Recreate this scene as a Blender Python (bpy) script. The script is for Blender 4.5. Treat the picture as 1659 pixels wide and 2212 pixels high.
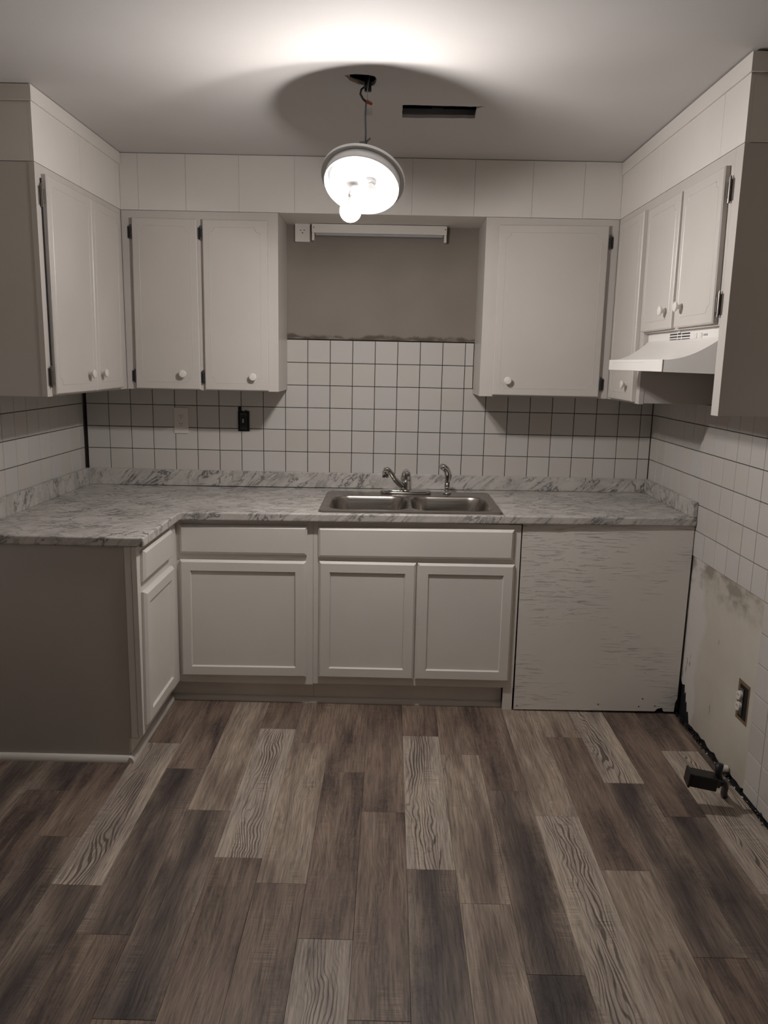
import bpy, bmesh, math, random
from mathutils import Vector, Matrix
random.seed(7)
S = bpy.context.scene
COL = S.collection
for o in list(bpy.data.objects): bpy.data.objects.remove(o)

# ------------------------------------------------------------------ camera
F_PX = 1704.62
CAM = Vector((0.0844, -4.0729, 1.5558))
PITCH, YAW, ROLL = 0.18848, -0.005736, 0.020864
cy, sy, cp, sp = math.cos(YAW), math.sin(YAW), math.cos(PITCH), math.sin(PITCH)
fw = Vector((sy*cp, cy*cp, -sp)); rt = Vector((cy, -sy, 0)); up = rt.cross(fw)
cr, sr = math.cos(ROLL), math.sin(ROLL)
r2, u2 = cr*rt + sr*up, -sr*rt + cr*up
cd = bpy.data.cameras.new('camera'); co = bpy.data.objects.new('camera', cd); COL.objects.link(co)
m = Matrix((r2, u2, -fw)).transposed().to_4x4(); m.translation = CAM
co.matrix_world = m
cd.sensor_fit = 'VERTICAL'; cd.sensor_height = 24; cd.lens = F_PX*24/2212; cd.clip_start = .02
S.camera = co

# ------------------------------------------------------------------ world, exposure
w = bpy.data.worlds.new('world'); S.world = w; w.use_nodes = True
w.node_tree.nodes['Background'].inputs[0].default_value = (.9, .92, 1, 1)
w.node_tree.nodes['Background'].inputs[1].default_value = 0.02
S.view_settings.view_transform = 'Standard'; S.view_settings.look = 'None'
S.view_settings.gamma = 1; S.view_settings.use_curve_mapping = False
S.view_settings.exposure = 0.0
BULB_POWER = 560.0
BULB_COLOR = (1.0, 0.957, 0.925)

# ------------------------------------------------------------------ constants (metres)
P = .1139; Z0 = .9724
XL, XR = -1.498, 1.426
CEIL = 2.45; YR = -5.3
FXL, FXR, FY = -1.158, 1.10, -.32         # upper cabinet faces
BF = -.69                                  # base face plane
CZB, SOF = 1.405, 2.207

# ------------------------------------------------------------------ materials
def mat(name, base=(.8, .8, .8), rough=.5, metal=0, spec=.5):
    m = bpy.data.materials.new(name); m.use_nodes = True
    b = m.node_tree.nodes['Principled BSDF']
    b.inputs['Base Color'].default_value = (*base, 1); b.inputs['Roughness'].default_value = rough
    b.inputs['Metallic'].default_value = metal; b.inputs['Specular IOR Level'].default_value = spec
    return m
def N(m, t, **kw):
    n = m.node_tree.nodes.new(t)
    for k, v in kw.items(): setattr(n, k, v)
    return n
def L(m, a, b): m.node_tree.links.new(a, b)
def BS(m): return m.node_tree.nodes['Principled BSDF']
def coords(m, sc=(1, 1, 1), kind='Object', rot=(0, 0, 0)):
    t = N(m, 'ShaderNodeTexCoord'); mp = N(m, 'ShaderNodeMapping')
    mp.inputs['Scale'].default_value = sc; mp.inputs['Rotation'].default_value = rot
    L(m, t.outputs[kind], mp.inputs[0]); return mp.outputs[0]
def noise(m, vec, scale=5, detail=3, rough=.5, dist=0):
    n = N(m, 'ShaderNodeTexNoise'); L(m, vec, n.inputs['Vector'])
    n.inputs['Scale'].default_value = scale; n.inputs['Detail'].default_value = detail
    n.inputs['Roughness'].default_value = rough; n.inputs['Distortion'].default_value = dist
    return n.outputs['Fac']
def ramp(m, fac, stops):
    r = N(m, 'ShaderNodeValToRGB'); L(m, fac, r.inputs[0]); e = r.color_ramp.elements
    while len(e) < len(stops): e.new(.5)
    for k, (p, c) in enumerate(stops):
        e[k].position = p; e[k].color = (*c, 1) if len(c) == 3 else c
    return r.outputs[0]
def g(v): return (v, v, v)
def mix(m, fac, a, b, mode='MIX'):
    n = N(m, 'ShaderNodeMix', data_type='RGBA', blend_type=mode)
    for s, v in ((0, fac), (6, a), (7, b)):
        if hasattr(v, 'links'): L(m, v, n.inputs[s])
        else: n.inputs[s].default_value = v if s == 0 else (*v, 1)
    return n.outputs[2]
def math_(m, op, a, b=0):
    n = N(m, 'ShaderNodeMath', operation=op)
    for s, v in ((0, a), (1, b)):
        if hasattr(v, 'links'): L(m, v, n.inputs[s])
        else: n.inputs[s].default_value = v
    return n.outputs[0]
def bump(m, h, strength=.1, dist=.002):
    n = N(m, 'ShaderNodeBump'); n.inputs['Strength'].default_value = strength; n.inputs['Distance'].default_value = dist
    L(m, h, n.inputs['Height']); L(m, n.outputs[0], BS(m).inputs['Normal'])
def setc(m, s): L(m, s, BS(m).inputs['Base Color'])

def paint(name, c, rough=.45, var=.06, bs=.08, sc=220):
    m = mat(name, c, rough); v = coords(m)
    n = noise(m, v, 2.5, 4); d = tuple(x*(1-var) for x in c)
    setc(m, ramp(m, n, [(.35, d), (.65, c)]))
    bump(m, noise(m, v, sc, 2), bs, .001)
    return m
M = {}
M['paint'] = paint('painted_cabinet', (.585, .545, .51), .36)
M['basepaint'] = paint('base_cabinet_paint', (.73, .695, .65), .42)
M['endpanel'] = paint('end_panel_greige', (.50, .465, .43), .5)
M['soffit'] = paint('soffit_paint', (.74, .70, .66), .5)
M['ceiling'] = paint('ceiling_paint', (.61, .585, .57), .75, .04, .25, 300)
M['wall'] = paint('wall_paint', (.44, .395, .33), .6)
M['rear'] = paint('rear_wall_paint', (.34, .32, .30), .7)
M['trimwhite'] = paint('trim_white', (.62, .59, .54), .4)
M['hood'] = paint('hood_enamel', (.80, .775, .75), .22, .02, .01)
M['plastic'] = paint('white_plastic', (.74, .70, .65), .35, .02, .01)
M['grout'] = paint('dark_grout', (.016, .011, .009), .9)
M['black'] = paint('black_void', (.006, .006, .007), .8)
M['darkmetal'] = paint('dark_metal', (.03, .03, .033), .45)
M['brass'] = mat('hinge_metal', (.28, .26, .24), .35, 1)
M['chrome'] = mat('chrome', (.62, .61, .60), .09, 1)
M['slot'] = mat('vent_slot_dark', (.01, .012, .02), .5)
M['rubber'] = paint('black_rubber', (.008, .008, .008), .45)
M['wire_white'] = mat('wire_white', (.5, .5, .5), .5)
M['wire_black'] = mat('wire_black', (.015, .015, .015), .5)
M['nut_red'] = mat('wire_nut_red', (.28, .06, .03), .5)
M['nut_grey'] = mat('wire_nut_grey', (.10, .12, .13), .5)
M['bevel'] = M['basepaint']

def m_tile():
    m = mat('white_glazed_tile', (.70, .66, .61), .12)
    v = coords(m); inf = N(m, 'ShaderNodeObjectInfo')
    c = ramp(m, inf.outputs['Random'], [(0, (.575, .54, .50)), (.5, (.60, .57, .54)), (1, (.575, .55, .53))])
    setc(m, c); bump(m, noise(m, v, 12, 2), .05, .002); return m
M['tile'] = m_tile()

def m_marble():
    m = mat('marble_laminate', (.6, .58, .55), .38)
    v = coords(m)
    tc = N(m, 'ShaderNodeTexCoord'); cb = N(m, 'ShaderNodeCombineXYZ')
    d1, d2, d3 = Vector((.74, .22, .63)).normalized(), None, None
    d2 = d1.cross(Vector((0, 1, 0))).normalized(); d3 = d1.cross(d2)
    for k, (d, f) in enumerate(((d1, 4.0), (d2, 13.0), (d3, 13.0))):
        n = N(m, 'ShaderNodeVectorMath', operation='DOT_PRODUCT'); L(m, tc.outputs['Object'], n.inputs[0]); n.inputs[1].default_value = tuple(d*f); L(m, n.outputs['Value'], cb.inputs[k])
    sv = cb.outputs[0]
    n1 = noise(m, sv, 1.0, 8, .62, .7)
    vein = ramp(m, n1, [(.478, g(0)), (.497, g(1)), (.503, g(1)), (.530, g(0))])
    soft = ramp(m, n1, [(.40, g(0)), (.50, g(1)), (.60, g(0))])
    n2 = noise(m, sv, 2.3, 7, .6, 1.2)
    vein2 = ramp(m, n2, [(.485, g(0)), (.5, g(1)), (.518, g(0))])
    cl = noise(m, v, 5.5, 5, .6, .6)
    base = ramp(m, cl, [(.3, (.44, .415, .385)), (.5, (.56, .53, .495)), (.75, (.64, .61, .575))])
    msk = ramp(m, noise(m, v, 8, 3), [(.38, g(.1)), (.58, g(1))])
    c0 = mix(m, math_(m, 'MULTIPLY', soft, .28), base, (.26, .245, .24))
    c1 = mix(m, math_(m, 'MULTIPLY', math_(m, 'MULTIPLY', vein, msk), .92), c0, (.085, .078, .078))
    c2 = mix(m, math_(m, 'MULTIPLY', math_(m, 'MULTIPLY', vein2, .55), ramp(m, noise(m, v, 11, 2), [(.42, g(0)), (.56, g(1))])), c1, (.15, .14, .135))
    sp_ = ramp(m, noise(m, v, 75, 2), [(.70, g(0)), (.77, g(.7))])
    setc(m, mix(m, math_(m, 'MULTIPLY', sp_, msk), c2, (.09, .08, .08)))
    return m
M['marble'] = m_marble()

def m_plank():
    m = mat('vinyl_plank', (.25, .22, .19), .48)
    tc = N(m, 'ShaderNodeTexCoord')
    at = N(m, 'ShaderNodeAttribute', attribute_type='OBJECT', attribute_name='seed').outputs['Fac']
    tone = N(m, 'ShaderNodeAttribute', attribute_type='OBJECT', attribute_name='tone').outputs['Fac']
    off = N(m, 'ShaderNodeCombineXYZ'); L(m, math_(m, 'MULTIPLY', at, 3.71), off.inputs[0]); L(m, math_(m, 'MULTIPLY', at, 7.13), off.inputs[1]); L(m, at, off.inputs[2])
    vec = N(m, 'ShaderNodeVectorMath', operation='ADD'); L(m, tc.outputs['Object'], vec.inputs[0]); L(m, off.outputs[0], vec.inputs[1])
    vo = vec.outputs[0]
    def mp(s):
        q = N(m, 'ShaderNodeMapping'); q.inputs['Scale'].default_value = s; L(m, vo, q.inputs[0]); return q.outputs[0]
    xs = N(m, 'ShaderNodeSeparateXYZ'); L(m, tc.outputs['Object'], xs.inputs[0])
    def con(n, k): return math_(m, 'ADD', math_(m, 'MULTIPLY', math_(m, 'SUBTRACT', n, .5), k), .5)
    band = con(noise(m, mp((14, 1.5, 1)), 1, 3, .55, .5), 2.3)
    big = con(noise(m, mp((4.5, 2.1, 1)), 1, 2, .5, .3), 2.2)
    bb = math_(m, 'ADD', math_(m, 'MULTIPLY', band, .6), math_(m, 'MULTIPLY', big, .4))
    ex = math_(m, 'POWER', math_(m, 'MULTIPLY', math_(m, 'ABSOLUTE', math_(m, 'ADD', xs.outputs[0], math_(m, 'MULTIPLY', math_(m, 'SUBTRACT', noise(m, mp((.1, 2.6, 1)), 1, 2), .5), .16))), 13.0), 2.0)
    dd = math_(m, 'ADD', math_(m, 'MULTIPLY', math_(m, 'SUBTRACT', bb, .08), .8), math_(m, 'MULTIPLY', ex, .42))
    midc = ramp(m, bb, [(.10, (.050, .039, .038)), (.30, (.095, .072, .063)), (.50, (.160, .124, .101)), (.74, (.225, .178, .142)), (.95, (.165, .145, .131))])
    darkc = ramp(m, dd, [(.10, (.028, .022, .023)), (.26, (.055, .044, .043)), (.44, (.105, .086, .076)), (.66, (.175, .144, .120)), (1, (.22, .19, .165))])
    tanc = ramp(m, bb, [(.08, (.085, .068, .060)), (.32, (.19, .155, .127)), (.6, (.33, .283, .232)), (.9, (.235, .205, .18))])
    palec = ramp(m, bb, [(.10, (.21, .185, .168)), (.45, (.33, .298, .262)), (.8, (.41, .365, .305))])
    fib = noise(m, mp((170, 8, 1)), 1, 4, .7)
    fibc = ramp(m, con(fib, 2.0), [(.10, g(.50)), (.45, g(.95)), (.85, g(1.35))])
    # cathedral grain: wavy dark lines
    dv = noise(m, mp((6.5, 2.0, 1)), 1, 2, .5, .6)
    dv2 = noise(m, mp((24, 7, 1)), 1, 3, .6)
    xx = math_(m, 'ADD', math_(m, 'ADD', math_(m, 'MULTIPLY', xs.outputs[0], 92.0), math_(m, 'MULTIPLY', dv, 13.0)), math_(m, 'MULTIPLY', dv2, 1.1))
    rg = math_(m, 'MULTIPLY', math_(m, 'ADD', math_(m, 'SINE', math_(m, 'MULTIPLY', xx, 6.283)), 1), .5)
    thick = noise(m, mp((18, 3.5, 1)), 1, 2, .5)
    rg2 = math_(m, 'ADD', rg, math_(m, 'MULTIPLY', math_(m, 'SUBTRACT', thick, .5), 1.3))
    lines = ramp(m, rg2, [(.12, g(1)), (.40, g(0))])
    xr = math_(m, 'ABSOLUTE', math_(m, 'ADD', xs.outputs[0], math_(m, 'MULTIPLY', math_(m, 'SUBTRACT', noise(m, mp((3, 2, 1)), 1, 1), .5), .12)))
    lm = ramp(m, xr, [(.030, g(1)), (.052, g(.12))])
    lines = math_(m, 'MULTIPLY', lines, lm)
    crk = ramp(m, con(noise(m, mp((22, 3.4, 1)), 1, 4, .6, .8), 1.5), [(.80, g(0)), (.86, g(1))])
    palex = mix(m, math_(m, 'MULTIPLY', lines, .84), palec, (.075, .060, .055))
    palex = mix(m, math_(m, 'MULTIPLY', crk, .9), palex, (.05, .040, .038))
    saw = noise(m, mp((10, 230, 1)), 1, 2, .6)
    sawm = ramp(m, con(noise(m, mp((17, 4, 1)), 1, 3), 1.4), [(.55, g(0)), (.75, g(1))])
    sawc = ramp(m, con(saw, 1.6), [(.2, g(.62)), (.5, g(1)), (.8, g(1.38))])
    rough_ = con(noise(m, mp((70, 45, 1)), 1, 4, .8), 1.5)
    def step(a): return math_(m, 'GREATER_THAN', tone, a)
    c = mix(m, step(.5), midc, darkc)
    spk = ramp(m, rough_, [(.25, g(.55)), (.5, g(1)), (.8, g(1.35))])
    c = mix(m, math_(m, 'MULTIPLY', ramp(m, bb, [(.3, g(1)), (.6, g(0))]), .9), c, mix(m, 1.0, c, spk, 'MULTIPLY'))
    c = mix(m, step(1.5), c, tanc)
    wav = ramp(m, rg2, [(.10, g(.80)), (.45, g(1))])
    c = mix(m, math_(m, 'MULTIPLY', ramp(m, big, [(.4, g(.15)), (.6, g(.9))]), 1.0), c, mix(m, 1.0, c, wav, 'MULTIPLY'))
    c = mix(m, step(2.5), c, palex)
    c = mix(m, 1.0, c, fibc, 'MULTIPLY')
    c = mix(m, math_(m, 'MULTIPLY', sawm, .85), c, mix(m, 1.0, c, sawc, 'MULTIPLY'))
    sc = ramp(m, noise(m, mp((20, 1.7, 1)), 1, 3, .5, 1.0), [(.705, g(0)), (.725, g(1)), (.745, g(0))])
    c = mix(m, math_(m, 'MULTIPLY', sc, .6), c, (.03, .025, .025))
    c = mix(m, 1.0, c, (1.13, 1.045, 1.0), 'MULTIPLY')
    setc(m, c)
    rr = ramp(m, fib, [(.3, g(.58)), (.7, g(.42))]); L(m, rr, BS(m).inputs['Roughness'])
    bump(m, math_(m, 'SUBTRACT', fib, math_(m, 'MULTIPLY', lines, .6)), .25, .0012)
    return m
M['plank'] = m_plank()

def m_plywood():
    m = mat('painted_plywood', (.56, .52, .48), .5)
    v = coords(m, (6, 1, 75)); h = noise(m, v, 1.6, 4, .62, .6)
    crack = ramp(m, h, [(.57, g(0)), (.63, g(1)), (.66, g(0))])
    msk = ramp(m, noise(m, coords(m), 3.5, 2), [(.44, g(0)), (.56, g(1))])
    vv = coords(m); c = ramp(m, noise(m, vv, 2, 4), [(.3, (.71, .67, .625)), (.7, (.76, .72, .675))])
    spot = ramp(m, noise(m, vv, 26, 2), [(.76, g(0)), (.80, g(.7))])
    c = mix(m, math_(m, 'MULTIPLY', math_(m, 'MULTIPLY', crack, msk), .2), c, (.33, .30, .27))
    setc(m, mix(m, spot, c, (.20, .18, .16)))
    bump(m, math_(m, 'MULTIPLY', crack, msk), .9, .0022); return m
M['plywood'] = m_plywood()

def m_drywall():
    m = mat('bare_drywall', (.42, .39, .32), .8)
    v = coords(m)
    c = ramp(m, noise(m, v, 3.2, 5), [(.3, (.47, .43, .365)), (.5, (.55, .505, .44)), (.7, (.60, .56, .50))])
    # skim coat smear near the plywood end
    tc = N(m, 'ShaderNodeTexCoord'); s = N(m, 'ShaderNodeSeparateXYZ'); L(m, tc.outputs['Object'], s.inputs[0])
    yy = math_(m, 'ADD', s.outputs[1], math_(m, 'MULTIPLY', noise(m, coords(m, (1, 2, 4.5)), 1, 3), .30))
    sm = ramp(m, math_(m, 'ADD', yy, 1), [(.30, g(0)), (.335, g(1))])
    c = mix(m, math_(m, 'MULTIPLY', sm, .85), c, (.64, .61, .585))
    # glue stain along the top edge
    zz = math_(m, 'ADD', s.outputs[2], math_(m, 'MULTIPLY', noise(m, coords(m, (1, 8, 8)), 1, 5, .65), .26))
    st = ramp(m, zz, [(.74, g(0)), (.83, g(1))])
    c = mix(m, math_(m, 'MULTIPLY', math_(m, 'MULTIPLY', st, .7), ramp(m, noise(m, coords(m, (1, 9, 16)), 1, 4), [(.42, g(.1)), (.58, g(1))])), c, (.19, .165, .13))
    # gouges
    sp_ = ramp(m, noise(m, coords(m, (1, 30, 10)), 1, 2), [(.72, g(0)), (.75, g(1))])
    setc(m, mix(m, math_(m, 'MULTIPLY', sp_, .6), c, (.12, .10, .08)))
    bump(m, noise(m, v, 30, 4), .25, .002); return m
M['drywall'] = m_drywall()

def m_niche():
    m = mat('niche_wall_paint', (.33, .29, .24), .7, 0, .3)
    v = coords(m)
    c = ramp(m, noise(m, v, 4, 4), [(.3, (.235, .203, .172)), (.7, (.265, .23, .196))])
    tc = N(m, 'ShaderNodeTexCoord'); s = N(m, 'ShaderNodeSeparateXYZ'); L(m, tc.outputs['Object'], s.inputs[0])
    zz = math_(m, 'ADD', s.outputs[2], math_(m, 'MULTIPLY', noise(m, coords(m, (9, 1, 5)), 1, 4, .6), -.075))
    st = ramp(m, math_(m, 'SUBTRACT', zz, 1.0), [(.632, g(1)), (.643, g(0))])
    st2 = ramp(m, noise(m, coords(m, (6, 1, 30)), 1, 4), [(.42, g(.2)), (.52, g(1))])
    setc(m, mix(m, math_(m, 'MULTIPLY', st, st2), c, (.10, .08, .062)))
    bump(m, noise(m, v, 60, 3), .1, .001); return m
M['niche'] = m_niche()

def m_steel():
    m = mat('brushed_steel', (.36, .33, .30), .30, 1)
    v = coords(m, (4, 260, 4)); n = noise(m, v, 1, 3)
    L(m, ramp(m, n, [(.3, g(.24)), (.7, g(.36))]), BS(m).inputs['Roughness'])
    return m
M['steel'] = m_steel()

def m_emit(name, col, s):
    m = mat(name, (.9, .9, .9), .3)
    BS(m).inputs['Emission Color'].default_value = (*col, 1); BS(m).inputs['Emission Strength'].default_value = s
    return m
M['bulb'] = m_emit('lit_bulb_glass', BULB_COLOR, BULB_POWER)
M['pan'] = mat('fixture_pan_enamel', (.82, .82, .82), .3)
M['panedge'] = mat('fixture_pan_back', (.35, .35, .36), .4)

# ------------------------------------------------------------------ mesh helpers
def tag(o, label=None, cat=None, group=None, kind=None):
    if label: o['label'] = label
    if cat: o['category'] = cat
    if group: o['group'] = group
    if kind: o['kind'] = kind
    return o
def empty(name, loc, label, cat, group=None):
    o = bpy.data.objects.new(name, None); COL.objects.link(o); o.location = loc; o.empty_display_size = .05
    return tag(o, label, cat, group)
class MB:
    def __init__(s): s.v = []; s.f = []
    def add(s, vs, fs):
        n = len(s.v); s.v += [Vector(v) for v in vs]; s.f += [tuple(i+n for i in f) for f in fs]; return s
    def box(s, x0, x1, y0, y1, z0, z1):
        v = [(x, y, z) for z in (z0, z1) for y in (y0, y1) for x in (x0, x1)]
        return s.add(v, [(0, 2, 3, 1), (4, 5, 7, 6), (0, 1, 5, 4), (2, 6, 7, 3), (0, 4, 6, 2), (1, 3, 7, 5)])
    def slab(s, front, back):       # two quads, front and back (4 points each, same order)
        f = list(front)+list(back)
        return s.add(f, [(0, 1, 2, 3), (7, 6, 5, 4), (0, 4, 5, 1), (1, 5, 6, 2), (2, 6, 7, 3), (3, 7, 4, 0)])
    def tube(s, pts, r, n=8, cap=True):
        pts = [Vector(p) for p in pts]; rr = r if isinstance(r, (list, tuple)) else [r]*len(pts)
        k0 = len(s.v); ref = None
        for i, p in enumerate(pts):
            d = (pts[min(i+1, len(pts)-1)] - pts[max(i-1, 0)]).normalized()
            if ref is None: ref = d.orthogonal().normalized()
            a = (ref - d*ref.dot(d)).normalized(); ref = a; b = d.cross(a)
            for j in range(n):
                t = 2*math.pi*j/n; s.v.append(p + rr[i]*(math.cos(t)*a + math.sin(t)*b))
        for i in range(len(pts)-1):
            for j in range(n):
                q = k0+i*n; s.f.append((q+j, q+(j+1) % n, q+n+(j+1) % n, q+n+j))
        if cap:
            s.f.append(tuple(k0+j for j in reversed(range(n)))); s.f.append(tuple(k0+(len(pts)-1)*n+j for j in range(n)))
        return s
    def lathe(s, prof, origin, axis, n=24, close=False):   # prof: (radius, height along axis)
        ax = Vector(axis).normalized(); a = ax.orthogonal().normalized(); b = ax.cross(a); o = Vector(origin)
        k0 = len(s.v)
        for r, h in prof:
            for j in range(n):
                t = 2*math.pi*j/n; s.v.append(o + ax*h + r*(math.cos(t)*a + math.sin(t)*b))
        for i in range(len(prof)-1):
            for j in range(n):
                q = k0+i*n; s.f.append((q+j, q+(j+1) % n, q+n+(j+1) % n, q+n+j))
        if not close:
            s.f.append(tuple(k0+j for j in reversed(range(n)))); s.f.append(tuple(k0+(len(prof)-1)*n+j for j in range(n)))
        return s
    def prism(s, poly, d):           # 3D polygon extruded by vector d
        n = len(poly); d = Vector(d); a = [Vector(p) for p in poly]
        return s.add(a+[p+d for p in a], [tuple(range(n)), tuple(reversed(range(n, 2*n)))] + [(i, i+n, (i+1) % n+n, (i+1) % n) for i in range(n)])
    def build(s, name, material, parent=None, bevel=0, smooth=False, seg=2, origin=None):
        me = bpy.data.meshes.new(name)
        org = Vector(origin) if origin else Vector((0, 0, 0))
        bm = bmesh.new(); vs = [bm.verts.new(v-org) for v in s.v]
        for f in s.f:
            try: bm.faces.new([vs[i] for i in f])
            except ValueError: pass
        bmesh.ops.recalc_face_normals(bm, faces=bm.faces)
        bm.to_mesh(me); bm.free()
        me.materials.append(M[material] if isinstance(material, str) else material)
        o = bpy.data.objects.new(name, me); COL.objects.link(o); o.location = org
        if parent is not None: attach(o, parent)
        if bevel:
            b = o.modifiers.new('bevel', 'BEVEL'); b.width = bevel; b.segments = seg; b.limit_method = 'ANGLE'; b.angle_limit = .6
        if smooth:
            for p in me.polygons: p.use_smooth = True
        return o
def wloc(o):
    v = Vector(o.location)
    while o.parent: o = o.parent; v += Vector(o.location)
    return v
def attach(o, parent):               # parents are never rotated: offsets are plain translations
    w_ = Vector(o.location); o.parent = parent; o.location = w_ - wloc(parent)
def box(*a): return MB().box(*a)
def structure(o): o['kind'] = 'structure'; return o

# plane frames: map (a, z) + outward distance to the world for the three faces
def PB(y): return lambda a, z, d=0: Vector((a, y-d, z))         # back wall things, facing -y
def PL(x): return lambda a, z, d=0: Vector((x+d, a, z))         # left wall things, facing +x
def PR(x): return lambda a, z, d=0: Vector((x-d, a, z))         # right wall things, facing -x
def bil(q, u, v):                     # q: TL,TR,BR,BL in (a,z); u 0..1 left-right, v 0..1 top-bottom
    t = [q[0][i]*(1-u)+q[1][i]*u for i in (0, 1)]; b = [q[3][i]*(1-u)+q[2][i]*u for i in (0, 1)]
    return (t[0]*(1-v)+b[0]*v, t[1]*(1-v)+b[1]*v)

def inset_quad(q, dx, dz):
    wdt = abs(q[1][0]-q[0][0]); hgt = abs(q[0][1]-q[3][1]); a, b = dx/wdt, dz/hgt
    return [bil(q, a, b), bil(q, 1-a, b), bil(q, 1-a, 1-b), bil(q, a, 1-b)]

# ------------------------------------------------------------------ cabinet doors
def knob(fr, a, z, d0, parent, kind='white'):
    c = fr(a, z, d0); ax = fr(a, z, 1)-fr(a, z, 0)
    o = MB().lathe([(.009, -.0008), (.008, .006), (.0075, .012), (.013, .016), (.0175, .020), (.0178, .024), (.014, .0265), (.012, .0262), (.004, .0285)], c, ax, 20).build('knob', 'plastic', parent, smooth=True)
    return o
def flat_door(fr, q, d0, th, parent, knob_at=None, groove=True, mt='paint', notch=(1, 1, 1, 1)):
    """old slab door with a routed line with scooped corners"""
    fi = inset_quad(q, .004, .004)
    mb = MB(); n = [fr(*p, d0) for p in q]; mid = [fr(*p, d0+th-.004) for p in q]; fr_ = [fr(*p, d0+th) for p in fi]
    mb.add(n+mid+fr_, [(3, 2, 1, 0), (8, 9, 10, 11)] + [(i, (i+1) % 4, 4+(i+1) % 4, 4+i) for i in range(4)] + [(4+i, 4+(i+1) % 4, 8+(i+1) % 4, 8+i) for i in range(4)])
    d = mb.build('door', mt, parent)
    if groove:
        W = abs(q[1][0]-q[0][0]); H = abs(q[0][1]-q[3][1]); mx, mz, R = .032, .034, .024
        pts = []
        # scooped corners: arcs centred on the rectangle corners
        def arc(cx, cz, t0, t1):
            for k in range(7):
                t = math.radians(t0+(t1-t0)*k/6); pts.append((cx+R*math.cos(t), cz+R*math.sin(t)))
        arc(mx, H-mz, -90, 0); arc(W-mx, H-mz, 180, 270); arc(W-mx, mz, 90, 180); arc(mx, mz, 0, 90)
        P3 = [fr(*bil(q, x/W, 1-z/H), d0+th) for x, z in pts]; P3.append(P3[0])
        nrm = fr(0, 0, 1)-fr(0, 0, 0)
        g_ = MB(); k0 = 0; n_ = len(P3)-1
        cen = sum(P3[:-1], Vector())/n_
        for i in range(n_):
            p = P3[i]; t = (P3[i+1]-P3[i-1 if i else n_-1]).normalized(); s_ = t.cross(nrm)*.0022
            g_.v += [p - s_ - nrm*.0006, p + nrm*.0012, p + s_ - nrm*.0006]
        for i in range(n_):
            a, b = i*3, ((i+1) % n_)*3
            g_.f += [(a, b, b+1, a+1), (a+1, b+1, b+2, a+2), (a+2, b+2, b, a)]
        g_.build('moulded_line', mt, d, smooth=False)
    if knob_at: knob(fr, knob_at[0], knob_at[1], d0+th, d)
    return d
def shaker_door(fr, q, d0, th, parent, rail=.047, mt='basepaint', name='door'):
    a = [fr(*p, d0) for p in q]; o1 = inset_quad(q, .004, .004); a1 = [fr(*p, d0+.009) for p in q]; a2 = [fr(*p, d0+th) for p in inset_quad(q, .009, .009)]
    i1 = [fr(*p, d0+th) for p in inset_quad(q, rail, rail)]; i2 = [fr(*p, d0+th-.009) for p in inset_quad(q, rail+.005, rail+.005)]
    i3 = [fr(*p, d0+.001) for p in inset_quad(q, rail+.005, rail+.005)]
    mb = MB(); mb.v = a+a1+a2+i1+i2+i3
    for k in range(5):
        for i in range(4): mb.f.append((4*k+i, 4*k+(i+1) % 4, 4*k+4+(i+1) % 4, 4*k+4+i))
    for i in range(4): mb.f.append((20+i, 20+(i+1) % 4, (i+1) % 4, i))
    d = mb.build(name, mt, parent)
    qi = inset_quad(q, rail+.0055, rail+.0055)
    MB().slab([fr(*p, d0+th-.0085) for p in qi], [fr(*p, d0+.002) for p in qi]).build('door_panel', mt, d)
    return d
def drawer_front(fr, q, d0, th, parent, name='drawer'):
    a = [fr(*p, d0) for p in q]; a1 = [fr(*p, d0+.009) for p in q]; a2 = [fr(*p, d0+th) for p in inset_quad(q, .010, .011)]
    mb = MB(); mb.v = a+a1+a2
    for k in range(2):
        for i in range(4): mb.f.append((4*k+i, 4*k+(i+1) % 4, 4*k+4+(i+1) % 4, 4*k+4+i))
    mb.f += [(3, 2, 1, 0), (8, 9, 10, 11)]
    return mb.build(name, 'basepaint', parent)
def hinge(fr, a, z, d0, side, parent, shiny=False, h=.06):
    """semi-concealed hinge: leaf on the frame, barrel, wrap on the door edge; side +1: frame leaf towards +a"""
    mb = MB()
    def bx(a0, a1, z0, z1, e0, e1):
        c = [fr(x, zz, e) for e in (e0, e1) for x, zz in ((a0, z1), (a1, z1), (a1, z0), (a0, z0))]; mb.slab(c[:4], c[4:])
    s = side
    bx(a, a+s*.016, z-h*.42, z+h*.42, d0+.0005, d0+.003)
    bx(a-s*.008, a+s*.001, z-h*.30, z+h*.30, d0+.001, d0+.014)
    mb.tube([fr(a+s*.002, z-h*.5, d0+.007), fr(a+s*.002, z+h*.5, d0+.007)], .0042, 8)
    mb.tube([fr(a+s*.002, z+h*.5, d0+.007), fr(a+s*.002, z+h*.56, d0+.007)], .0028, 8)
    return mb.build('hinge', 'brass' if shiny else 'darkmetal', parent)

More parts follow.
